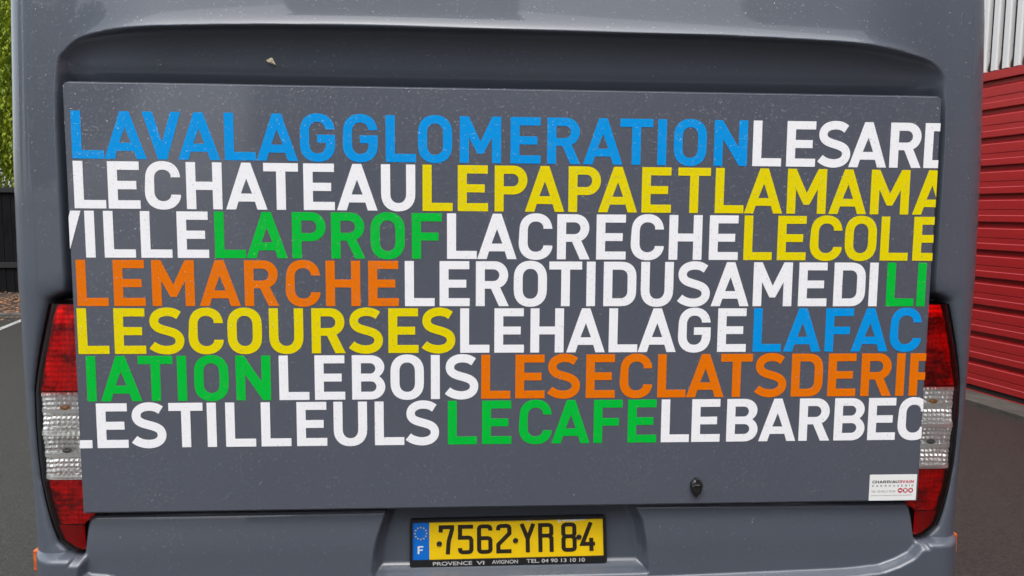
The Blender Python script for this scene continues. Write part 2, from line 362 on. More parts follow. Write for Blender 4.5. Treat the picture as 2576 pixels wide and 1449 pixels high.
tx = np.array([p[0] for p in top]); tz = np.array([p[1] for p in top])
def zridge(x): return np.interp(x, tx, tz)
def corner_y(x, H):         # rounding of the rear corner
    e = np.clip((np.abs(x)-(H-RX))/RX, 0, 1)
    return RY*(1-np.sqrt(np.clip(1-e*e, 0, 1)))
def body_base(x, z, H):
    return YP+corner_y(x, H)+.06*np.clip(z-.55, 0, None)**2
def body_y(x, z, H):
    y = body_base(x, z, H)
    d = sdist(x, z, poly)
    t = sstep(.48, .60, z)
    ps = .075*sstep(-.004, .022, d)
    dc = np.clip(d, 0, .17); ptp = .030*(1-np.exp(-dc/.022))+.10*dc
    y = y+np.where(d > -.01, ps*(1-t)+ptp*t, 0)
    # soft dip round the lamps
    dl = np.clip(-d, 0, None); lz = sstep(.085, .01, z)
    y = y+.010*np.exp(-dl/.018)*lz*(d <= 0)+.010*lz*(d > 0)
    zr = zridge(x); A = 1-sstep(.86, 1.13, np.abs(x))
    q = z-zr
    qp = np.clip(q, 0, None); qn = np.clip(-q, 0, None)
    y = y-A*(.032*np.exp(-qp/.26)*np.exp(-qn/.12)+.0055*np.exp(-qp/.013)*np.exp(-qn/.02))
    return y
def uniq(*ls): return np.unique(np.round(np.concatenate(ls), 4))
def shell(name, zs, yfun, Hfun, m, drop=None, depth=6.8):
    """open-backed tub: side wall, rounded corner, rear face, corner, side wall"""
    mid = uniq(np.arange(-1.0, 1.0, .02), np.arange(1.0, 1.1501, .0035), -np.arange(1.0, 1.1501, .0035), XEXTRA)
    cor = np.linspace(0, 1, 26)[1:]
    V = []; ncol = 0
    for z in zs:
        H = float(Hfun(z)); xr = 1.1501+(H-1.1501)*np.sin(cor*math.pi/2)
        xs = np.concatenate([-xr[::-1], mid, xr]); ys = yfun(xs, np.full(xs.shape, z), H)
        ye = [depth, depth*.5, 1.5, .6]; yb = [YP+RY+.1]
        row = [(-H, y_, z) for y_ in ye+yb]+[(float(x), float(y), z) for x, y in zip(xs, ys)]+[(H, y_, z) for y_ in (yb+ye[::-1])]
        ncol = len(row); V += row
    F = []
    for i in range(len(zs)-1):
        for j in range(ncol-1):
            a = i*ncol+j; q = (a, a+1, a+ncol+1, a+ncol)
            if drop is not None and any(V[k][1] >= 50 for k in q): continue
            F.append(q)
    return V, F
XEXTRA = np.array([0.])
def roofz(V):               # bring the top round into a roof
    return V
zs = np.concatenate([np.arange(-.675, .56, .006), np.arange(.56, .76, .0028), np.arange(.76, 1.2, .02)])
V, F = shell('body', zs, body_y, halfw, M['paint'])
ncol = len(V)//len(zs); last = V[-ncol:]
ring = last
for k, (dy, dz, sc) in enumerate([(.03, .08, .985), (.10, .15, .955), (.22, .20, .90), (.5, .23, .8)]):
    V += [(x*sc, y+dy*(1 if y < 1 else 0), 1.18+dz) for x, y, z in last]
for i in range(len(zs)-1, len(zs)+3):
    for j in range(ncol-1): a = i*ncol+j; F.append((a, a+1, a+ncol+1, a+ncol))
F.append(tuple(range(len(V)-ncol, len(V))))
body_me = mesh('body', V, F, True); body = bchild('body', body_me, M['paint'])
bvh_body = BVHTree.FromPolygons(V, [f for f in F if len(f) == 4])

# --- bumper
wingt = [(-1.0947, -.5496), (-1.0871, -.5425), (-.7113, -.5425), (-.3452, -.5425), (.3309, -.5400), (.72, -.5410), (1.079, -.5425), (1.0878, -.5485)]
wing = [(-1.1150, -.70), (-1.1050, -.62), (-1.1015, -.552), (-1.096, -.546), (1.090, -.546), (1.0965, -.552), (1.1051, -.6296), (1.1199, -.6513), (1.1165, -.668), (1.0965, -.6915), (1.0573, -.7123), (1.0122, -.7284), (.95, -.7355), (.9064, -.7386), (.6, -.746), (.42, -.75), (-.42, -.75), (-.6, -.746), (-.9064, -.7386), (-.95, -.7355), (-1.0122, -.7284), (-1.0573, -.7153), (-1.0965, -.7115)]
outl = [(-1.6, -1.3), (-1.6, -.645), (-1.120, -.652), (-1.113, -.645)] + [(-1.1035, -.556), (-1.0970, -.5490), (-.302, -.5490), (-.298, -.515), (.290, -.515), (.294, -.5425), (1.092, -.5490), (1.0985, -.556), (1.112, -.645), (1.119, -.652), (1.6, -.645), (1.6, -1.3)]
prec_o = [(-.3350, -.45), (-.3380, -.545), (-.3531, -.588), (-.3658, -.6299), (-.3722, -.6644), (-.3768, -.7132), (-.372, -.735), (.366, -.735), (.3733, -.7294), (.3673, -.6637), (.3546, -.5873), (.3320, -.541), (.329, -.45)]
def bump_H(z): return halfw(z)-.014
def bumper_y(x, z, H):
    y = YP-.005+corner_y(x, H)
    dw = sdist(x, z, wing); dp = sdist(x, z, prec_o); do = sdist(x, z, outl)
    low = (1-sstep(-.004, .012, dw))*np.maximum(sstep(1.122, 1.142, np.abs(x)), 1-sstep(-.672, -.645, z))                       # 1 outside the wing field
    y = y-.030*low
    y = y+.010*np.clip((z+.66)/.1, 0, 1.2)**2             # the wings are slightly crowned
    y = y+(.048-.02)*sstep(0, .030, dp)+.02*sstep(0, .012, dp)
    r = .012
    e = np.clip(do, 0, r); y = y+np.where(do < r, r-np.sqrt(np.clip(r*r-(r-e)**2, 0, None)), 0)*1.3
    y = y+np.where(do < 0, np.clip(-do*7, 0, .13), 0)
    return np.where(do < -.02, 99., y)
XEXTRA = np.concatenate([np.arange(-.39, -.30, .003), np.arange(.29, .39, .003)])
zs2 = np.concatenate([np.arange(-1.02, -.76, .02), np.arange(-.76, -.48, .003)])
V2, F2 = shell('bumper', zs2, bumper_y, bump_H, M['paint'], drop=True)
# keep side walls only below the outline
F2 = [f for f in F2 if not (abs(V2[f[0]][0]) > 1.13 and V2[f[0]][2] > -.645)]
used = sorted({i for f in F2 for i in f}); mp = {i: k for k, i in enumerate(used)}
V2 = [V2[i] for i in used]; F2 = [tuple(mp[i] for i in f) for f in F2]
bumper = bchild('bumper', mesh('bumper', V2, F2, True), M['paint'])
bvh_bump = BVHTree.FromPolygons(V2, F2)
# dark closing piece behind the gap under the door, and the underside
bchild('gap_seal', mesh('gap_seal', [(-1.14, .09, -.66), (1.14, .09, -.66), (1.14, .09, -.50), (-1.14, .09, -.50)], [(0, 1, 2, 3)]), M['rubber'])
for sx in (-1, 1):      # rear wheels, under the tail
    bm = bmesh.new(); bmesh.ops.create_cone(bm, cap_ends=True, segments=48, radius1=.36, radius2=.36, depth=.24, matrix=Matrix.Translation((sx*1.08, 1.9, GZ+.36)) @ Matrix.Rotation(math.pi/2, 4, 'Y'))
    bmesh.ops.bevel(bm, geom=[e for e in bm.edges if len(e.link_faces) == 2 and any(len(f.verts) > 4 for f in e.link_faces)], offset=.03, segments=3, affect='EDGES')
    wl = bchild('wheel', bm_mesh('wheel', bm, True), M['rubber'])

# --- lettered rear door panel
PX0, PX1, PZ0, PZ1 = -1.1, 1.1, -.5325, .5475
bm = bmesh.new(); pts = []
rc = .016
def arc(cx, cz, r, a0, a1, n=8): return [(cx+r*math.cos(R_(a0+(a1-a0)*i/n)), cz+r*math.sin(R_(a0+(a1-a0)*i/n))) for i in range(n+1)]
pts = [(PX0, PZ0), (PX1, PZ0)]+arc(PX1-rc, PZ1-rc, rc, 0, 90)+arc(PX0+rc, PZ1-rc, rc, 90, 180)
fr = [bm.verts.new((x, 0, z)) for x, z in pts]; f = bm.faces.new(fr)
ex = bmesh.ops.extrude_face_region(bm, geom=[f])
for v in [g for g in ex['geom'] if isinstance(g, bmesh.types.BMVert)]: v.co.y += .020
bmesh.ops.bevel(bm, geom=[e for e in bm.edges if all(v.co.y < .001 for v in e.verts)], offset=.0045, segments=3, affect='EDGES')
bmesh.ops.recalc_face_normals(bm, faces=bm.faces)
door = bchild('rear_door', bm_mesh('rear_door', bm), M['panel'])

# ------------------------------------------------------------------ glyphs (unit cap height)
def ell(cx, cy, rx, ry, a0, a1, n=12): return [(cx+rx*math.cos(R_(a0+(a1-a0)*i/n)), cy+ry*math.sin(R_(a0+(a1-a0)*i/n))) for i in range(n+1)]
def sup(cx, cy, rx, ry, a0, a1, n=14, p=2.25):      # squarish arc
    o = []
    for i in range(n+1):
        t = R_(a0+(a1-a0)*i/n); c, s = math.cos(t), math.sin(t)
        o.append((cx+rx*math.copysign(abs(c)**(2/p), c), cy+ry*math.copysign(abs(s)**(2/p), s)))
    return o
def stroke(P, wdt):
    P = [Vector(p) for p in P]; n = len(P); L, R = [], []
    for i in range(n):
        d0 = (P[i]-P[i-1]).normalized() if i else (P[1]-P[0]).normalized(); d1 = (P[i+1]-P[i]).normalized() if i < n-1 else d0
        n0 = Vector((-d0.y, d0.x)); n1 = Vector((-d1.y, d1.x)); mi = (n0+n1).normalized(); k = wdt/2/max(.5, mi.dot(n0))
        L.append(tuple(P[i]+mi*k)); R.append(tuple(P[i]-mi*k))
    return L+R[::-1]
def smooth(P, n=5):
    o = []
    P = [P[0]]+P+[P[-1]]
    for i in range(1, len(P)-2):
        a, b, c, d = [Vector(P[i+j]) for j in (-1, 0, 1, 2)]
        for k in range(n):
            t = k/n; o.append(tuple(.5*((2*b)+(c-a)*t+(2*a-5*b+4*c-d)*t*t+(3*b-a-3*c+d)*t**3)))
    o.append(P[-1]); return o
s_, h_ = .198, .178
def G(ch):
    if ch == 'L': return [[(0, 0), (.654, 0), (.654, h_), (s_, h_), (s_, 1), (0, 1)]], .654
    if ch == 'I': return [[(0, 0), (s_, 0), (s_, 1), (0, 1)]], s_
    if ch == 'E': return [[(0, 0), (.664, 0), (.664, h_), (s_, h_), (s_, .412), (.59, .412), (.59, .588), (s_, .588), (s_, 1-h_), (.655, 1-h_), (.655, 1), (0, 1)]], .664
    if ch == 'F': return [[(0, 0), (s_, 0), (s_, .402), (.58, .402), (.58, .575), (s_, .575), (s_, 1-h_), (.655, 1-h_), (.655, 1), (0, 1)]], .655
    if ch == 'H': return [[(0, 0), (s_, 0), (s_, .412), (.552, .412), (.552, 0), (.75, 0), (.75, 1), (.552, 1), (.552, .588), (s_, .588), (s_, 1), (0, 1)]], .75
    if ch == 'T': return [[(.27, 0), (.466, 0), (.466, 1-h_), (.735, 1-h_), (.735, 1), (0, 1), (0, 1-h_), (.27, 1-h_)]], .735
    if ch == 'A': return [[(0, 0), (.21, 0), (.262, .171), (.612, .171), (.665, 0), (.875, 0), (.532, 1), (.343, 1)], [(.318, .342), (.557, .342), (.4375, .665)]], .875
    if ch == 'V': return [[(.306, 0), (.494, 0), (.80, 1), (.59, 1), (.40, .36), (.21, 1), (0, 1)]], .80
    if ch == 'M': return [[(0, 0), (s_, 0), (s_, .555), (.385, .2), (.515, .2), (.702, .555), (.702, 0), (.9, 0), (.9, 1), (.705, 1), (.45, .462), (.195, 1), (0, 1)]], .9
    if ch == 'N': return [[(0, 0), (s_, 0), (s_, .590), (.575, 0), (.754, 0), (.754, 1), (.556, 1), (.556, .41), (.18, 1), (0, 1)]], .754
    if ch == 'O':
        o = sup(.37, .37, .37, .385, 180, 360)+sup(.37, .63, .37, .385, 0, 180); i = sup(.37, .37, .172, .205, 180, 360)+sup(.37, .63, .172, .205, 0, 180)
        return [o, i], .74
    if ch == 'U': return [[(0, 1)]+sup(.37, .37, .37, .385, 180, 360)+[(.74, 1), (.542, 1)]+sup(.37, .37, .172, .205, 360, 180)+[(s_, 1)]], .74
    if ch == 'D':
        return [[(0, 0), (.40, 0)]+sup(.40, .34, .34, .34, 270, 360, 8)+sup(.40, .66, .34, .34, 0, 90, 8)+[(0, 1)], [(s_, h_), (.38, h_)]+sup(.38, .34, .162, .162, 270, 360, 8)+sup(.38, .66, .162, .162, 0, 90, 8)+[(s_, 1-h_)]], .74
    if ch == 'P':
        return [[(0, 0), (s_, 0), (s_, .374), (.42, .374)]+ell(.42, .687, .30, .313, -90, 90)+[(0, 1)], [(s_, .55), (.40, .55)]+ell(.40, .686, .125, .136, -90, 90)+[(s_, 1-h_)]], .72
    if ch == 'R':
        return [[(0, 0), (s_, 0), (s_, .390), (.335, .390), (.515, 0), (.735, 0), (.535, .425)]+ell(.42, .695, .297, .305, -62, 90)+[(0, 1)], [(s_, .56), (.39, .56)]+ell(.39, .691, .13, .131, -90, 90)+[(s_, 1-h_)]], .735
    if ch == 'B':
        return [[(0, 0), (.43, 0)]+ell(.43, .285, .303, .285, -90, 52)+ell(.42, .735, .295, .265, -52, 90)+[(0, 1)], [(s_, h_-.004), (.42, h_-.004)]+ell(.42, .292, .118, .118, -90, 90)+[(s_, .41)], [(s_, .585), (.40, .585)]+ell(.40, .7035, .115, .1185, -90, 90)+[(s_, 1-h_)]], .733
    if ch == 'C':
        return [[(.745, .675)]+sup(.38, .63, .365, .385, 14, 180)+sup(.38, .37, .38, .385, 180, 346)+[(.745, .305), (.545, .305)]+sup(.38, .37, .182, .205, 335, 180)+sup(.38, .63, .182, .205, 180, 25)+[(.545, .675)]], .755
    if ch == 'G':
        return [[(.745, .675)]+sup(.375, .63, .365, .385, 14, 180)+sup(.375, .37, .375, .385, 180, 360)+[(.75, .565), (.365, .565), (.365, .395), (.552, .395)]+sup(.375, .37, .177, .205, 360, 180)+sup(.375, .63, .177, .205, 180, 25)+[(.545, .675)]], .75
    if ch == 'S':
        c = [(.645, .842), (.53, .905), (.38, .924), (.24, .895), (.145, .82), (.115, .72), (.14, .63), (.215, .565), (.33, .522), (.45, .487), (.56, .443), (.63, .38), (.657, .29), (.63, .19), (.54, .112), (.40, .079), (.25, .093), (.13, .14), (.062, .190)]
        return [stroke(smooth(c, 4), .187)], .758
    return [[(0, 0), (.1, 0), (.1, .1), (0, .1)]], .1
def dedupe(l):
    o = []
    for p in l:
        if not o or (abs(p[0]-o[-1][0])+abs(p[1]-o[-1][1])) > 1e-5: o.append(p)
    if abs(o[0][0]-o[-1][0])+abs(o[0][1]-o[-1][1]) < 1e-5: o.pop()
    return o
def plaque(loops, fx, y0, th, clipx=None):
    """flat shape (loops in unit coords, fx maps to x,z) with front face at y0-th and side walls"""
    loops = [dedupe(l) for l in loops]
    tri = tessellate_polygon([[Vector((x, y, 0)) for x, y in l] for l in loops])
    bm = bmesh.new(); vs = []; 
    for l in loops: vs += [bm.verts.new((fx(p)[0], y0-th, fx(p)[1])) for p in l]
    for t in tri:
        try: bm.faces.new([vs[i] for i in t])
        except ValueError: pass
    k = 0
    for l in loops:
        n = len(l); bv = [bm.verts.new((fx(p)[0], y0, fx(p)[1])) for p in l]
        for i in range(n):
            try: bm.faces.new((vs[k+i], vs[k+(i+1) % n], bv[(i+1) % n], bv[i]))
            except ValueError: pass
        k += n
    for f in bm.faces:
        f.normal_update()
        if abs(f.normal.y) > .9 and f.normal.y > 0: f.normal_flip()
    if clipx:
        for xx, nx in ((clipx[0], -1), (clipx[1], 1)):
            bmesh.ops.bisect_plane(bm, geom=list(bm.verts)+list(bm.edges)+list(bm.faces), dist=1e-6, plane_co=(xx, 0, 0), plane_no=(nx, 0, 0), clear_outer=True)
    return bm
CAPH = .1149
ROWS = [
 ("LAVALAGGLOMERATIONLESARD", 'b'*18+'w'*6, [-1.083, -1.0072, -0.9151, -0.8312, -0.7196, -0.6428, -0.5369, -0.432, -0.3266, -0.2467, -0.1427, -0.0157, 0.0768, 0.1683, 0.2616, 0.3584, 0.4, 0.5042, 0.6052, 0.6937, 0.7757, 0.8585, 0.9671, 1.0591]),
 ("LECHATEAULEPAPAETLAMAMA", 'w'*9+'y'*14, [-1.0831, -1.0021, -0.9143, -0.8145, -0.7197, -0.6274, -0.53, -0.4486, -0.3389, -0.2357, -0.1476, -0.0548, 0.0219, 0.1324, 0.2088, 0.3207, 0.414, 0.5113, 0.5882, 0.7002, 0.8115, 0.9223, 1.0364]),
 ("VILLELAPROFLACRECHELECOLE", 'w'*5+'g'*6+'w'*8+'y'*6, [-1.162, -1.0614, -1.0168, -0.9288, -0.8408, -0.7497, -0.6728, -0.5603, -0.4639, -0.3661, -0.2629, -0.1747, -0.0985, 0.007, 0.1051, 0.206, 0.2949, 0.3944, 0.4997, 0.5909, 0.6798, 0.766, 0.8595, 0.9556, 1.0437]),
 ("LEMARCHELEROTIDUSAMEDILI", 'o'*8+'w'*14+'g'*2, [-1.0877, -0.9991, -0.9062, -0.7912, -0.6803, -0.5791, -0.4793, -0.3731, -0.2813, -0.1936, -0.1015, -0.0047, 0.0861, 0.1826, 0.2269, 0.3239, 0.4195, 0.5092, 0.6203, 0.7414, 0.8357, 0.9312, 0.9786, 1.0621]),
 ("LESCOURSESLEHALAGELAFAC", 'y'*10+'w'*8+'b'*5, [-1.091, -1.0025, -0.9183, -0.8215, -0.7253, -0.6223, -0.5166, -0.424, -0.3238, -0.24, -0.1413, -0.0537, 0.0393, 0.1326, 0.2432, 0.3196, 0.4251, 0.53, 0.6252, 0.7069, 0.8188, 0.8899, 0.9944]),
 ("IATIONLEBOISLESECLATSDERIP", 'g'*6+'w'*6+'o'*14, [-1.0746, -1.0415, -0.9481, -0.8526, -0.8111, -0.7078, -0.6003, -0.511, -0.417, -0.3193, -0.2163, -0.1808, -0.0868, 0.0015, 0.0839, 0.1854, 0.274, 0.3743, 0.4511, 0.5424, 0.6334, 0.7327, 0.832, 0.9224, 1.0188, 1.0555]),
 ("LESTILLEULSLECAFELEBARBEC", 'w'*11+'g'*6+'w'*8, [-1.143, -1.0553, -0.971, -0.8776, -0.7827, -0.7368, -0.648, -0.5584, -0.4651, -0.3604, -0.2819, -0.1728, -0.0843, 0.0115, 0.0972, 0.2078, 0.2981, 0.387, 0.4687, 0.5626, 0.65, 0.7591, 0.855, 0.948, 1.0302])]
for r, (txt, cols, xs) in enumerate(ROWS):
    z0 = .48345-.12062*(r+1)
    for ch, c, x0 in zip(txt, cols, xs):
        loops, wd_ = G(ch)
        bm = plaque(loops, lambda p: (x0+p[0]*CAPH, z0+p[1]*CAPH), -.0000, .0007, (PX0+.001, PX1-.0015))
        o = bchild('letter', bm_mesh('letter', bm), M['v'+c], door); o['label'] = VN[c]+' vinyl letter '+ch
# black flap over the lock
lk = (.4855, -.4836)
bm = bmesh.new()
tear = [(.0, -.0265), (.006, -.022), (.0125, -.012), (.0160, -.002), (.0165, .007), (.0145, .015), (.010, .0205), (.0045, .023), (.0045, .026), (-.0045, .026), (-.0045, .023), (-.010, .0205), (-.0145, .015), (-.0165, .007), (-.0160, -.002), (-.0125, -.012), (-.006, -.022)]
for i, (sc, yy) in enumerate([(1.0, 0), (1.0, -.006), (.93, -.010), (.80, -.013), (.5, -.015)]):
    for x, z in tear: bm.verts.new((lk[0]+x*sc, yy, lk[1]+z*sc))
bm.verts.ensure_lookup_table(); n = len(tear)
for i in range(4):
    for j in range(n): bm.faces.new([bm.verts[i*n+j], bm.verts[i*n+(j+1) % n], bm.verts[(i+1)*n+(j+1) % n], bm.verts[(i+1)*n+j]])
bm.faces.new([bm.verts[4*n+j] for j in range(n)]); bmesh.ops.recalc_face_normals(bm, faces=bm.faces)
tube_bm(bm, [(lk[0]-.013, -.014, lk[1]+.006), (lk[0]-.004, -.0175, lk[1]+.010), (lk[0]+.004, -.0175, lk[1]+.010), (lk[0]+.013, -.014, lk[1]+.006)], [.0015]*4, 6)
box_bm(bm, lk[0]-.0045, lk[0]+.0045, -.018, -.004, lk[1]+.019, lk[1]+.0265, .001)
bchild('lock_flap', bm_mesh('lock_flap', bm), M['black'], door)
# ------------------------------------------------------------------ sticker
st_x0, st_x1, st_z0, st_z1 = .9617, 1.0930, -.5290, -.4572
stk = bchild('sticker', None, None)
bm = bmesh.new(); box_bm(bm, st_x0, st_x1, -.0009, -.0001, st_z0, st_z1)
stk = bchild('sticker', bm_mesh('sticker', bm), M['sticker']); stk['label'] = 'white bodyshop sticker with black and red lettering'
bpy.data.objects.remove([o for o in bpy.data.objects if o.name.startswith('sticker') and o.data is None][0])
stk.name = 'sticker'
def su(x, y): return st_x0+(x-195)/(1790-195)*(st_x1-st_x0), st_z1+(y-155)/(1010-155)*(st_z0-st_z1)
def textrow(txt, xs, ztop, zbot, wsc, m, mirror=(), name='lettering', y0=-.0009):
    bm = bmesh.new()
    for i, (ch, x) in enumerate(zip(txt, xs)):
        loops, w_ = G(ch); H_ = (ztop-zbot)
        def fx(p, x=x, i=i, w_=w_): return (x+((w_-p[0]) if i in mirror else p[0])*H_*wsc, zbot+p[1]*H_)
        b2 = plaque(loops, fx, y0, .0003); me = bm_mesh('t', b2); bm.from_mesh(me); bpy.data.meshes.remove(me)
    return bchild(name, bm_mesh(name, bm), m, stk)
t1, b1 = su(0, 345)[1], su(0, 435)[1]
textrow('CHARRIAU', [su(v, 0)[0] for v in (288, 400, 520, 655, 780, 900, 945, 1070)], t1, b1, 1.55, M['ink'])
textrow('EVAIN', [su(v, 0)[0] for v in (1190, 1295, 1405, 1540, 1585)], t1, b1, 1.5, M['redink'], mirror=(0,))
t1, b1 = su(0, 492)[1], su(0, 550)[1]
textrow('CARROSSERIE', [su(v, 0)[0] for v in (285, 420, 568, 710, 850, 1000, 1135, 1270, 1405, 1540, 1625)], t1, b1, 1.4, M['greyink'])
def btext(txt, x, z, size, width, m, parent, y, name='lettering', off=0.0):
    cu_ = bpy.data.curves.new('t', 'FONT'); cu_.body = txt; cu_.size = size; cu_.offset = off
    o = bpy.data.objects.new('t', cu_); COL.objects.link(o); dg = bpy.context.evaluated_depsgraph_get()
    me = bpy.data.meshes.new_from_object(o.evaluated_get(dg)); bpy.data.objects.remove(o); bpy.data.curves.remove(cu_)
    xs = [v.co.x for v in me.vertices]; x0, x1 = min(xs), max(xs)
    for v in me.vertices:
        a, b = v.co.x, v.co.y; v.co = Vector((x+(a-x0)/(x1-x0)*width, y, z+b))
    me.name = name; me.materials.clear()
    return bchild(name, me, m, parent)
sz = (st_x1-st_x0)/(1790-195)
x, z = su(265, 738); btext('Tél : 02.40.21.70.30', x, z, 92*sz, 815*sz, M['greyink'], stk, -.0012)
x, z = su(258, 856); btext('www.carrosserie-charriau-evain.fr', x, z, 58*sz, 1400*sz, M['greyink'], stk, -.0012)
for k, cx_ in enumerate((1243, 1420, 1600)):
    x, z = su(cx_, 682)
    bm = plaque([ell(0, 0, 1, 1, 0, 350, 35)], lambda p: (x+p[0]*84*sz, z+p[1]*84*sz), -.0009, .0002)
    bchild('badge', bm_mesh('badge', bm), M['redink'], stk)
    sh = [[(-.62, -.25), (.62, -.25), (.62, .08), (.36, .14), (.22, .34), (-.28, .34), (-.42, .12), (-.62, .05)],
          [(-.45, -.5), (.45, -.5), (.42, .1), (.5, .6), (-.5, .6), (-.42, .1)], [(-.5, -.45), (.5, -.45), (.5, .1), (.36, .2), (.36, .5), (-.36, .5), (-.36, .2), (-.5, .1)]][k]
    bm = plaque([sh], lambda p: (x+p[0]*84*sz, z+p[1]*84*sz), -.00115, .0002)
    bchild('pictogram', bm_mesh('pictogram', bm), M['sticker'], stk)

# ------------------------------------------------------------------ number plate
PY = .0585; pk = 1+PY/1.95966
def pl(u, v):   # u 0..0.52 , v 0..0.11
    x = -.4093+.0; 
    tl, tr, br, bl = [real(*p, PY) for p in ((-.2659, -.5674), (.2373, -.5644), (.242, -.6697), (-.2664, -.6728))]
    a, b = u/.52, v/.11
    X = (bl[0]*(1-a)+br[0]*a)*(1-b)+(tl[0]*(1-a)+tr[0]*a)*b; Z = (bl[1]*(1-a)+br[1]*a)*(1-b)+(tl[1]*(1-a)+tr[1]*a)*b
    return X, Z
def rrect(x0, x1, z0, z1, r): return arc(x1-r, z0+r, r, -90, 0, 5)+arc(x1-r, z1-r, r, 0, 90, 5)+arc(x0+r, z1-r, r, 90, 180, 5)+arc(x0+r, z0+r, r, 180, 270, 5)
def plx(p): return pl(p[0], p[1])
npl = bchild('number_plate', bm_mesh('number_plate', plaque([rrect(.0455, .5195, .0005, .1095, .0015)], plx, PY+.002, .002)), M['plate_y'])
def pchild(name, loops, y0, th, m): return bchild(name, bm_mesh(name, plaque(loops, plx, y0, th)), m, npl)
pchild('blue_band', [rrect(.0005, .0457, .0005, .1095, .0015)], PY+.002, .0022, M['plate_b'])
pchild('frame', [rrect(-.0065, .5275, -.0175, .1165, .006), [(0.001, .001), (.001, .109), (.519, .109), (.519, .001)]], PY+.004, .0085, M['black'])
pchild('holder_back', [rrect(-.0055, .5265, -.0165, .1155, .006)], PY+.012, .0085, M['black'])
def zx(x, y):   # from close-up pixel to plate coords
    u = (x-133)/2302*.52; a = (x-133)/2302
    yb = 695-58*a; yt = 228-51*a; return u, (yb-y)/(yb-yt)*.11
DIG = {'7': [[(.06, .76), (.06, .94), (.43, .94), (.43, .86), (.32, .45), (.285, 0)]],
 '5': [[(.49, .94), (.06, .94), (.06, .565), (.34, .565), (.40, .54), (.43, .48), (.43, .14), (.40, .085), (.34, .06), (.14, .06), (.08, .09), (.06, .14), (.06, .21)]],
 '6': [[(.43, .79), (.43, .87), (.40, .92), (.34, .94), (.15, .94), (.09, .92), (.06, .87), (.06, .13), (.09, .08), (.15, .06), (.34, .06), (.40, .08), (.43, .13), (.43, .46), (.40, .515), (.34, .535), (.10, .535)]],
 '2': [[(.06, .79), (.06, .87), (.09, .92), (.15, .94), (.34, .94), (.40, .92), (.43, .87), (.43, .68), (.06, .30), (.06, .06), (.49, .06)]],
 'Y': [[(.05, 1), (.245, .48), (.245, 0)], [(.44, 1), (.245, .48)]],
 'R': [[(.06, 0), (.06, .94), (.34, .94), (.40, .92), (.43, .87), (.43, .64), (.40, .59), (.34, .57), (.10, .57)], [(.36, .57), (.43, .48), (.43, 0)]],
 '8': [[(.06, .50), (.10, .53), (.34, .53), (.40, .56), (.43, .62), (.43, .87), (.40, .92), (.34, .94), (.15, .94), (.09, .92), (.06, .87), (.06, .62), (.09, .56), (.15, .53)], [(.36, .53), (.41, .48), (.43, .43), (.43, .13), (.40, .08), (.34, .06), (.15, .06), (.09, .08), (.06, .13), (.06, .43), (.08, .48), (.14, .53)]],
 '4': [[(.36, 1), (.065, .25), (.49, .25)], [(.365, .46), (.365, 0)]]}
u0, v0 = zx(540, 622); u1, v1 = zx(630, 272); DH = .0825
for ch, px in zip('7562YR84', (450, 680, 908, 1138, 1425, 1645, 1925, 2152)):
    u = (px-133)/2302*.52; bm = bmesh.new()
    for k, st in enumerate(DIG[ch]):
        lp = stroke(st, .137); n_ = len(st); yy = PY-.0006-k*.0004
        for q in range(n_-1):
            y_ = yy-q*.00002; c4 = [lp[q], lp[q+1], lp[2*n_-2-q], lp[2*n_-1-q]]
            vv = [bm.verts.new((pl(u+a_*DH, .0150+b_*DH)[0], y_, pl(u+a_*DH, .0150+b_*DH)[1])) for a_, b_ in c4]; f_ = bm.faces.new(vv); f_.normal_update()
            if f_.normal.y > 0: f_.normal_flip()
    bchild('digit' if ch.isdigit() else 'plate_letter', bm_mesh('digit', bm), M['digit'], npl)
for (px, py) in ((453, 492), (1367, 453), (2135, 410)):
    u, v = zx(px, py); x, z = pl(u, v)
    bm = bmesh.new()
    for i, (r, yy) in enumerate([(.0073, PY), (.0073, PY-.002), (.0058, PY-.0038), (.0030, PY-.0042), (.0026, PY-.0030)]):
        for a in range(16): bm.verts.new((x+r*math.cos(a*math.pi/8), yy, z+r*math.sin(a*math.pi/8)))
    bm.verts.ensure_lookup_table()
    for i in range(4):
        for a in range(16): bm.faces.new([bm.verts[i*16+a], bm.verts[i*16+(a+1) % 16], bm.verts[(i+1)*16+(a+1) % 16], bm.verts[(i+1)*16+a]])
    bm.faces.new([bm.verts[64+a] for a in range(16)]); bmesh.ops.recalc_face_normals(bm, faces=bm.faces)
    bchild('screw_cap', bm_mesh('screw_cap', bm, True), M['black'], npl)
cu0, cv0 = zx(234, 369)
for k in range(12):
    a = R_(k*30+90); c = (cu0+.0158*math.cos(a), cv0+.0168*math.sin(a)); st = [(c[0]+(.0027 if i % 2 == 0 else .0011)*math.sin(i*math.pi/5), c[1]+(.0027 if i % 2 == 0 else .0011)*math.cos(i*math.pi/5)) for i in range(10)]
    pchild('star', [st], PY-.0002, .0003, M['plate_y'])
u, v = zx(197, 618)
Fl = G('F')[0][0]; pchild('country_letter', [[(u+x*.0225*1.02, v+y*.0225) for x, y in Fl]], PY-.0002, .0003, M['plate_w'])
for pts_ in ([(1845, 192), (1905, 190), (1915, 215), (1918, 238), (1895, 232), (1880, 208), (1850, 200)], [(1930, 212), (1945, 190), (2220, 182), (2212, 212), (2150, 207), (2090, 220), (1985, 220), (1945, 222)], [(1478, 206), (1560, 200), (1555, 222), (1500, 220)], [(1000, 215), (1080, 212), (1070, 228), (1040, 220)], [(920, 216), (975, 214), (950, 224)]):
    pchild('peeled_patch', [[zx(*p) for p in pts_]], PY+.0001, .0002, M['plate_w'])
yT = PY-.0047
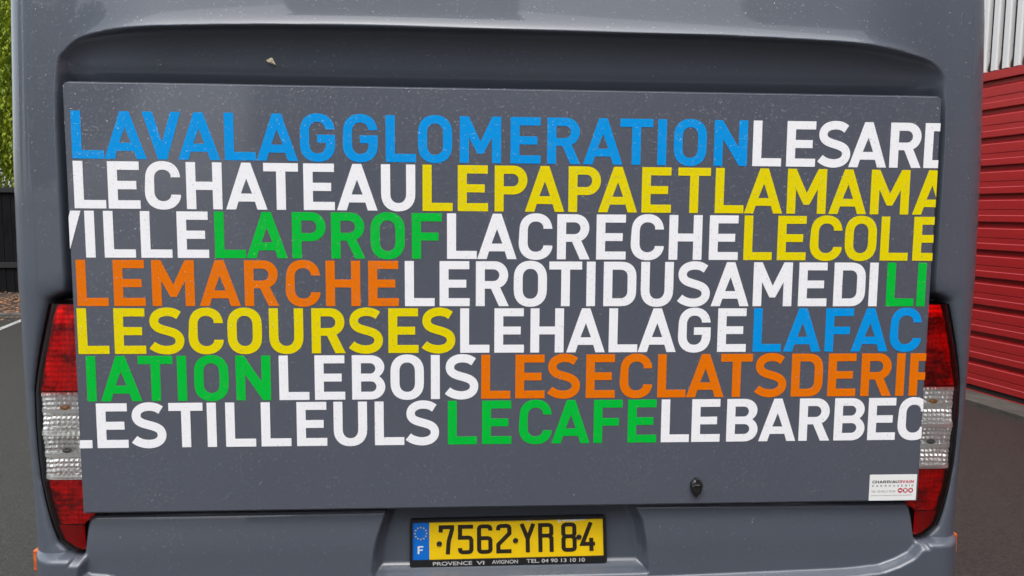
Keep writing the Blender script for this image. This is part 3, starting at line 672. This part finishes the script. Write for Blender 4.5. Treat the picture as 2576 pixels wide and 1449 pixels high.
for txt, xa, xb, yb in (('PROVENCE', 378, 848, 750), ('VI', 895, 990, 738), ('AVIGNON', 1080, 1395, 728), ('TEL. 04 90 13 10 10', 1495, 2205, 716)):
    u, v = zx(xa, yb); x, z = pl(u, v); o = btext(txt, 0, 0, .0148, (xb-xa)/2302*.52, M['silver'], npl, yT, off=.0003)
    sl = math.atan(.0045)
    for vv in o.data.vertices: vv.co.x += x; vv.co.z += z+(vv.co.x-x)*.005
# ------------------------------------------------------------------ tail lights
LX = np.array([p[0] for p in LAMP]); LZ = np.array([p[1] for p in LAMP])
def lamp_out(z):
    o = np.argsort(LZ); return np.interp(z, LZ[o], LX[o])
ZL = [LAMP[0][1]-.004, lreal(0, -.2107)[1], lreal(0, -.4365)[1], lreal(0, -.553)[1], LAMP[-1][1]+.002]
XI = 1.088
def lamp_surf(x, z):
    H = float(halfw(z)); return float(YP+corner_y(np.array([x]), H)[0])
def lamp_patch(sx, z0, z1, off, fn, nz, nx=40, shrink=0.0, inner=XI):
    V, F = [], []
    for i in range(nz+1):
        z = z0+(z1-z0)*i/nz; xo = float(lamp_out(z))-shrink
        for j in range(nx+1):
            inn = inner+(.024 if inner == XI else 0)*float(1-sstep(-.572, -.548, z)) if z < -.53 else inner; x = inn+(xo-inn)*j/nx; e = (xo-x)
            edge = .010*math.exp(-max(e, 0)/.008)
            V.append((sx*x, lamp_surf(x, z)+off+edge*(1 if off < .02 else 0)+fn(x, z, j/nx), z))
    for i in range(nz):
        for j in range(nx):
            a = i*(nx+1)+j; q = (a, a+1, a+nx+2, a+nx+1); F.append(q if sx*(z1-z0) > 0 else q[::-1])
    return V, F
def cells(cw, chh, amp):
    def f(x, z, u):
        a = (x/cw) % 1-.5; b = (z/chh) % 1-.5
        return amp*(abs(a)+abs(b))*1.0
    return f
def bowl(x, z, u):      # curved reflector bands behind the clear glass
    return 0
for sx, side_name in ((-1, 'left'), (1, 'right')):
    lamp = bchild('tail_light', None, None); 
    V, F = lamp_patch(sx, ZL[0]+.009, ZL[4]-.006, .034, lambda x, z, u: 0, 60, 10, -.008, 1.06)
    g = bmesh.new(); 
    for v in V: g.verts.new(v)
    g.verts.ensure_lookup_table()
    for f in F: g.faces.new([g.verts[i] for i in f])
    be = [e for e in g.edges if e.is_boundary]
    ex = bmesh.ops.extrude_edge_only(g, edges=be)
    for v in [q for q in ex['geom'] if isinstance(q, bmesh.types.BMVert)]: v.co.y -= .024
    bmesh.ops.recalc_face_normals(g, faces=g.faces)
    bpy.data.objects.remove(lamp)
    lamp = bchild('tail_light', bm_mesh('tail_light', g), M['rubber']); lamp['label'] = side_name+' tail light, red over clear over red'
    # red upper: horizontal ribs and blocks
    def red_fn(x, z, u):
        rib = .0022*abs(((z/.0135) % 1)-.5); colm = .0016*abs(((x/.011) % 1)-.5)
        blk = .006*math.sin(z*38+1)*(.4+.6*math.sin(x*120)); return rib+colm+blk*.5
    V, F = lamp_patch(sx, ZL[1]+.001, ZL[0]-.004, .012, red_fn, 150, 36, .006)
    bchild('red_prism', mesh('red_prism', V, F), M['reflector_r'], lamp)
    V, F = lamp_patch(sx, ZL[1]+.0005, ZL[0], -.004, lambda x, z, u: -.004*math.sin(math.pi*min(1, u)), 40, 16)
    bchild('red_lens', mesh('red_lens', V, F, True), M['redlens'], lamp)
    # clear middle: two bowls of small prisms
    zm = (ZL[1]+ZL[2])/2
    def clear_fn(x, z, u):
        t = (z-zm)/(ZL[1]-zm) if z > zm else (z-ZL[2])/(zm-ZL[2])
        t = max(0, min(1, t)); b = .007*math.sin(math.pi*t)                     # bowl depth
        a = ((x/.0125) % 1)-.5; bb = (((z+.12*(x-1.15)**2*8)/.0125) % 1)-.5
        am = .0048 if not (.0 < t < .1 or .50 < t < .60) else .0004
        return b-.004+am*(abs(a)+abs(bb))*1.3
    V, F = lamp_patch(sx, ZL[2]+.002, ZL[1]-.001, .007, clear_fn, 130, 60, .007)
    bchild('reflector', mesh('reflector', V, F), M['reflector'], lamp)
    V, F = lamp_patch(sx, ZL[2]+.0005, ZL[1]-.0005, -.004, lambda x, z, u: -.004*math.sin(math.pi*min(1, u)), 40, 16)
    bchild('clear_lens', mesh('clear_lens', V, F, True), M['clear'], lamp)
    for zz, hh_ in ((ZL[2]+.004, .005), (zm, .0016), (ZL[1]-.037, .0012), (zm-.037, .0012)):
        V, F = lamp_patch(sx, zz-hh_/2, zz+hh_/2, .004, lambda x, z, u: 0, 2, 16, .012)
        bchild('lens_rib', mesh('lens_rib', V, F), M['silver'], lamp)
    for zz, mm in ((ZL[1]-.043, M['bulb']), (zm-.040, M['greyink'])):
        bm = bmesh.new(); bmesh.ops.create_uvsphere(bm, u_segments=16, v_segments=10, radius=1, matrix=Matrix.Translation((sx*1.150, lamp_surf(1.15, zz)+.013, zz)) @ Matrix.Diagonal((.013, .007, .007, 1)))
        bchild('bulb', bm_mesh('bulb', bm, True), mm, lamp)
    V, F = lamp_patch(sx, ZL[3], ZL[2]-.001, .012, red_fn, 90, 36, .006)
    bchild('red_prism', mesh('red_prism', V, F), M['reflector_r'], lamp)
    V, F = lamp_patch(sx, ZL[4]+.002, ZL[3]-.0005, .006, lambda x, z, u: 0, 24, 16, .005)
    bchild('red_reflex', mesh('red_reflex', V, F, True), M['reflex'], lamp)
    V, F = lamp_patch(sx, ZL[4]+.001, ZL[2]-.0005, -.004, lambda x, z, u: -.004*math.sin(math.pi*min(1, u)), 40, 16)
    bchild('red_lens', mesh('red_lens', V, F, True), M['redlens'], lamp)
    # orange side marker on the bumper end
    Hm = float(bump_H(-.69))
    bm = bmesh.new(); box_bm(bm, Hm-.004, Hm+.013, .075, .16, -.719, -.660, .005)
    for v in bm.verts: v.co.x *= sx
    bmesh.ops.recalc_face_normals(bm, faces=bm.faces)
    bchild('side_marker', bm_mesh('side_marker', bm), M['orange'])

# ------------------------------------------------------------------ petal stuck above the door
x, z = -.6023, .6019
hit = bvh_body.ray_cast(CAM, (Vector((x, 0, z))-CAM).normalized())[0]
bm = bmesh.new(); P_ = [(-.012, .003), (-.004, .006), (.002, .010), (.006, .006), (.009, -.002), (.013, -.009), (.003, -.006), (-.005, -.003)]
c = bm.verts.new(hit+Vector((0, -.006, 0))); vs = [bm.verts.new(hit+Vector((a, -.002-.003*(i % 2), b))) for i, (a, b) in enumerate(P_)]
for i in range(8): bm.faces.new((c, vs[i], vs[(i+1) % 8]))
tag(link('petal', bm_mesh('petal', bm), M['petal']), 'small cream petal stuck to the dark recess above the lettered door', 'petal')

# ------------------------------------------------------------------ raindrops
nD = 42000
ring8 = [(math.cos(a*math.pi/3), math.sin(a*math.pi/3)) for a in range(6)]
V, F = [], []
# clumpy placement
cl = rng.random((260, 2))
i = 0; tries = 0
while i < nD and tries < nD*3:
    tries += 1
    if random.random() < .35:
        c = cl[random.randrange(260)]; xx = -1.22+2.44*c[0]+random.gauss(0, .04); zz = -.74+1.56*c[1]+random.gauss(0, .06)
    else: xx = random.uniform(-1.23, 1.23); zz = random.uniform(-.74, .82)
    onp = PX0+.002 < xx < PX1-.002 and PZ0+.002 < zz < PZ1-.002
    if not onp and random.random() < .62: continue
    r = min(.0024, .00085*math.exp(random.gauss(0, .38)))
    if onp:
        if random.random() < .25*(zz < 0): continue
        y = -.0008; nrm = Vector((0, -1, 0)); p = Vector((xx, y, zz))
        if st_x0 < xx < st_x1 and st_z0 < zz < st_z1: continue
    else:
        o_ = Vector((xx, -1, zz)); d_ = Vector((0, 1, 0)); h1 = bvh_body.ray_cast(o_, d_); h2 = bvh_bump.ray_cast(o_, d_)
        best = None
        for hx in (h1, h2):
            if hx[0] is not None and (best is None or hx[0].y < best[0].y): best = hx
        if best is None or best[0].y > .3: continue
        p, nrm = best[0], best[1]
        if nrm.y > 0: nrm = -nrm
        if sdist(np.array([abs(p.x)]), np.array([p.z]), LAMP+[(1.05, -.62), (1.05, .01)])[0] > -.012: continue
        if abs(p.x) < .30 and p.z < -.54 : continue
    u = nrm.cross(Vector((0, 0, 1))); u = (u if u.length > .1 else Vector((1, 0, 0))).normalized(); v = u.cross(nrm); v = v if v.z > 0 else -v
    el = random.uniform(1.0, 1.35); k = len(V)
    for rr, hh_, sh in ((1, 0, 0), (.68, .30, .0)):
        V += [tuple(p+(u*a*r*rr+v*(b*r*rr*el+sh*r))+nrm*r*hh_) for a, b in ring8]
    V.append(tuple(p+nrm*r*.46+v*r*.05))
    for q in range(6): F.append((k+q, k+(q+1) % 6, k+6+(q+1) % 6, k+6+q)); F.append((k+6+q, k+6+(q+1) % 6, k+12))
    i += 1
dm = mesh('raindrops', V, F, True); 
tag(link('raindrops', dm, M['water']), 'countless small raindrops beading over the rear of the grey minibus', 'raindrops', kind='stuff')
print('drops', i)
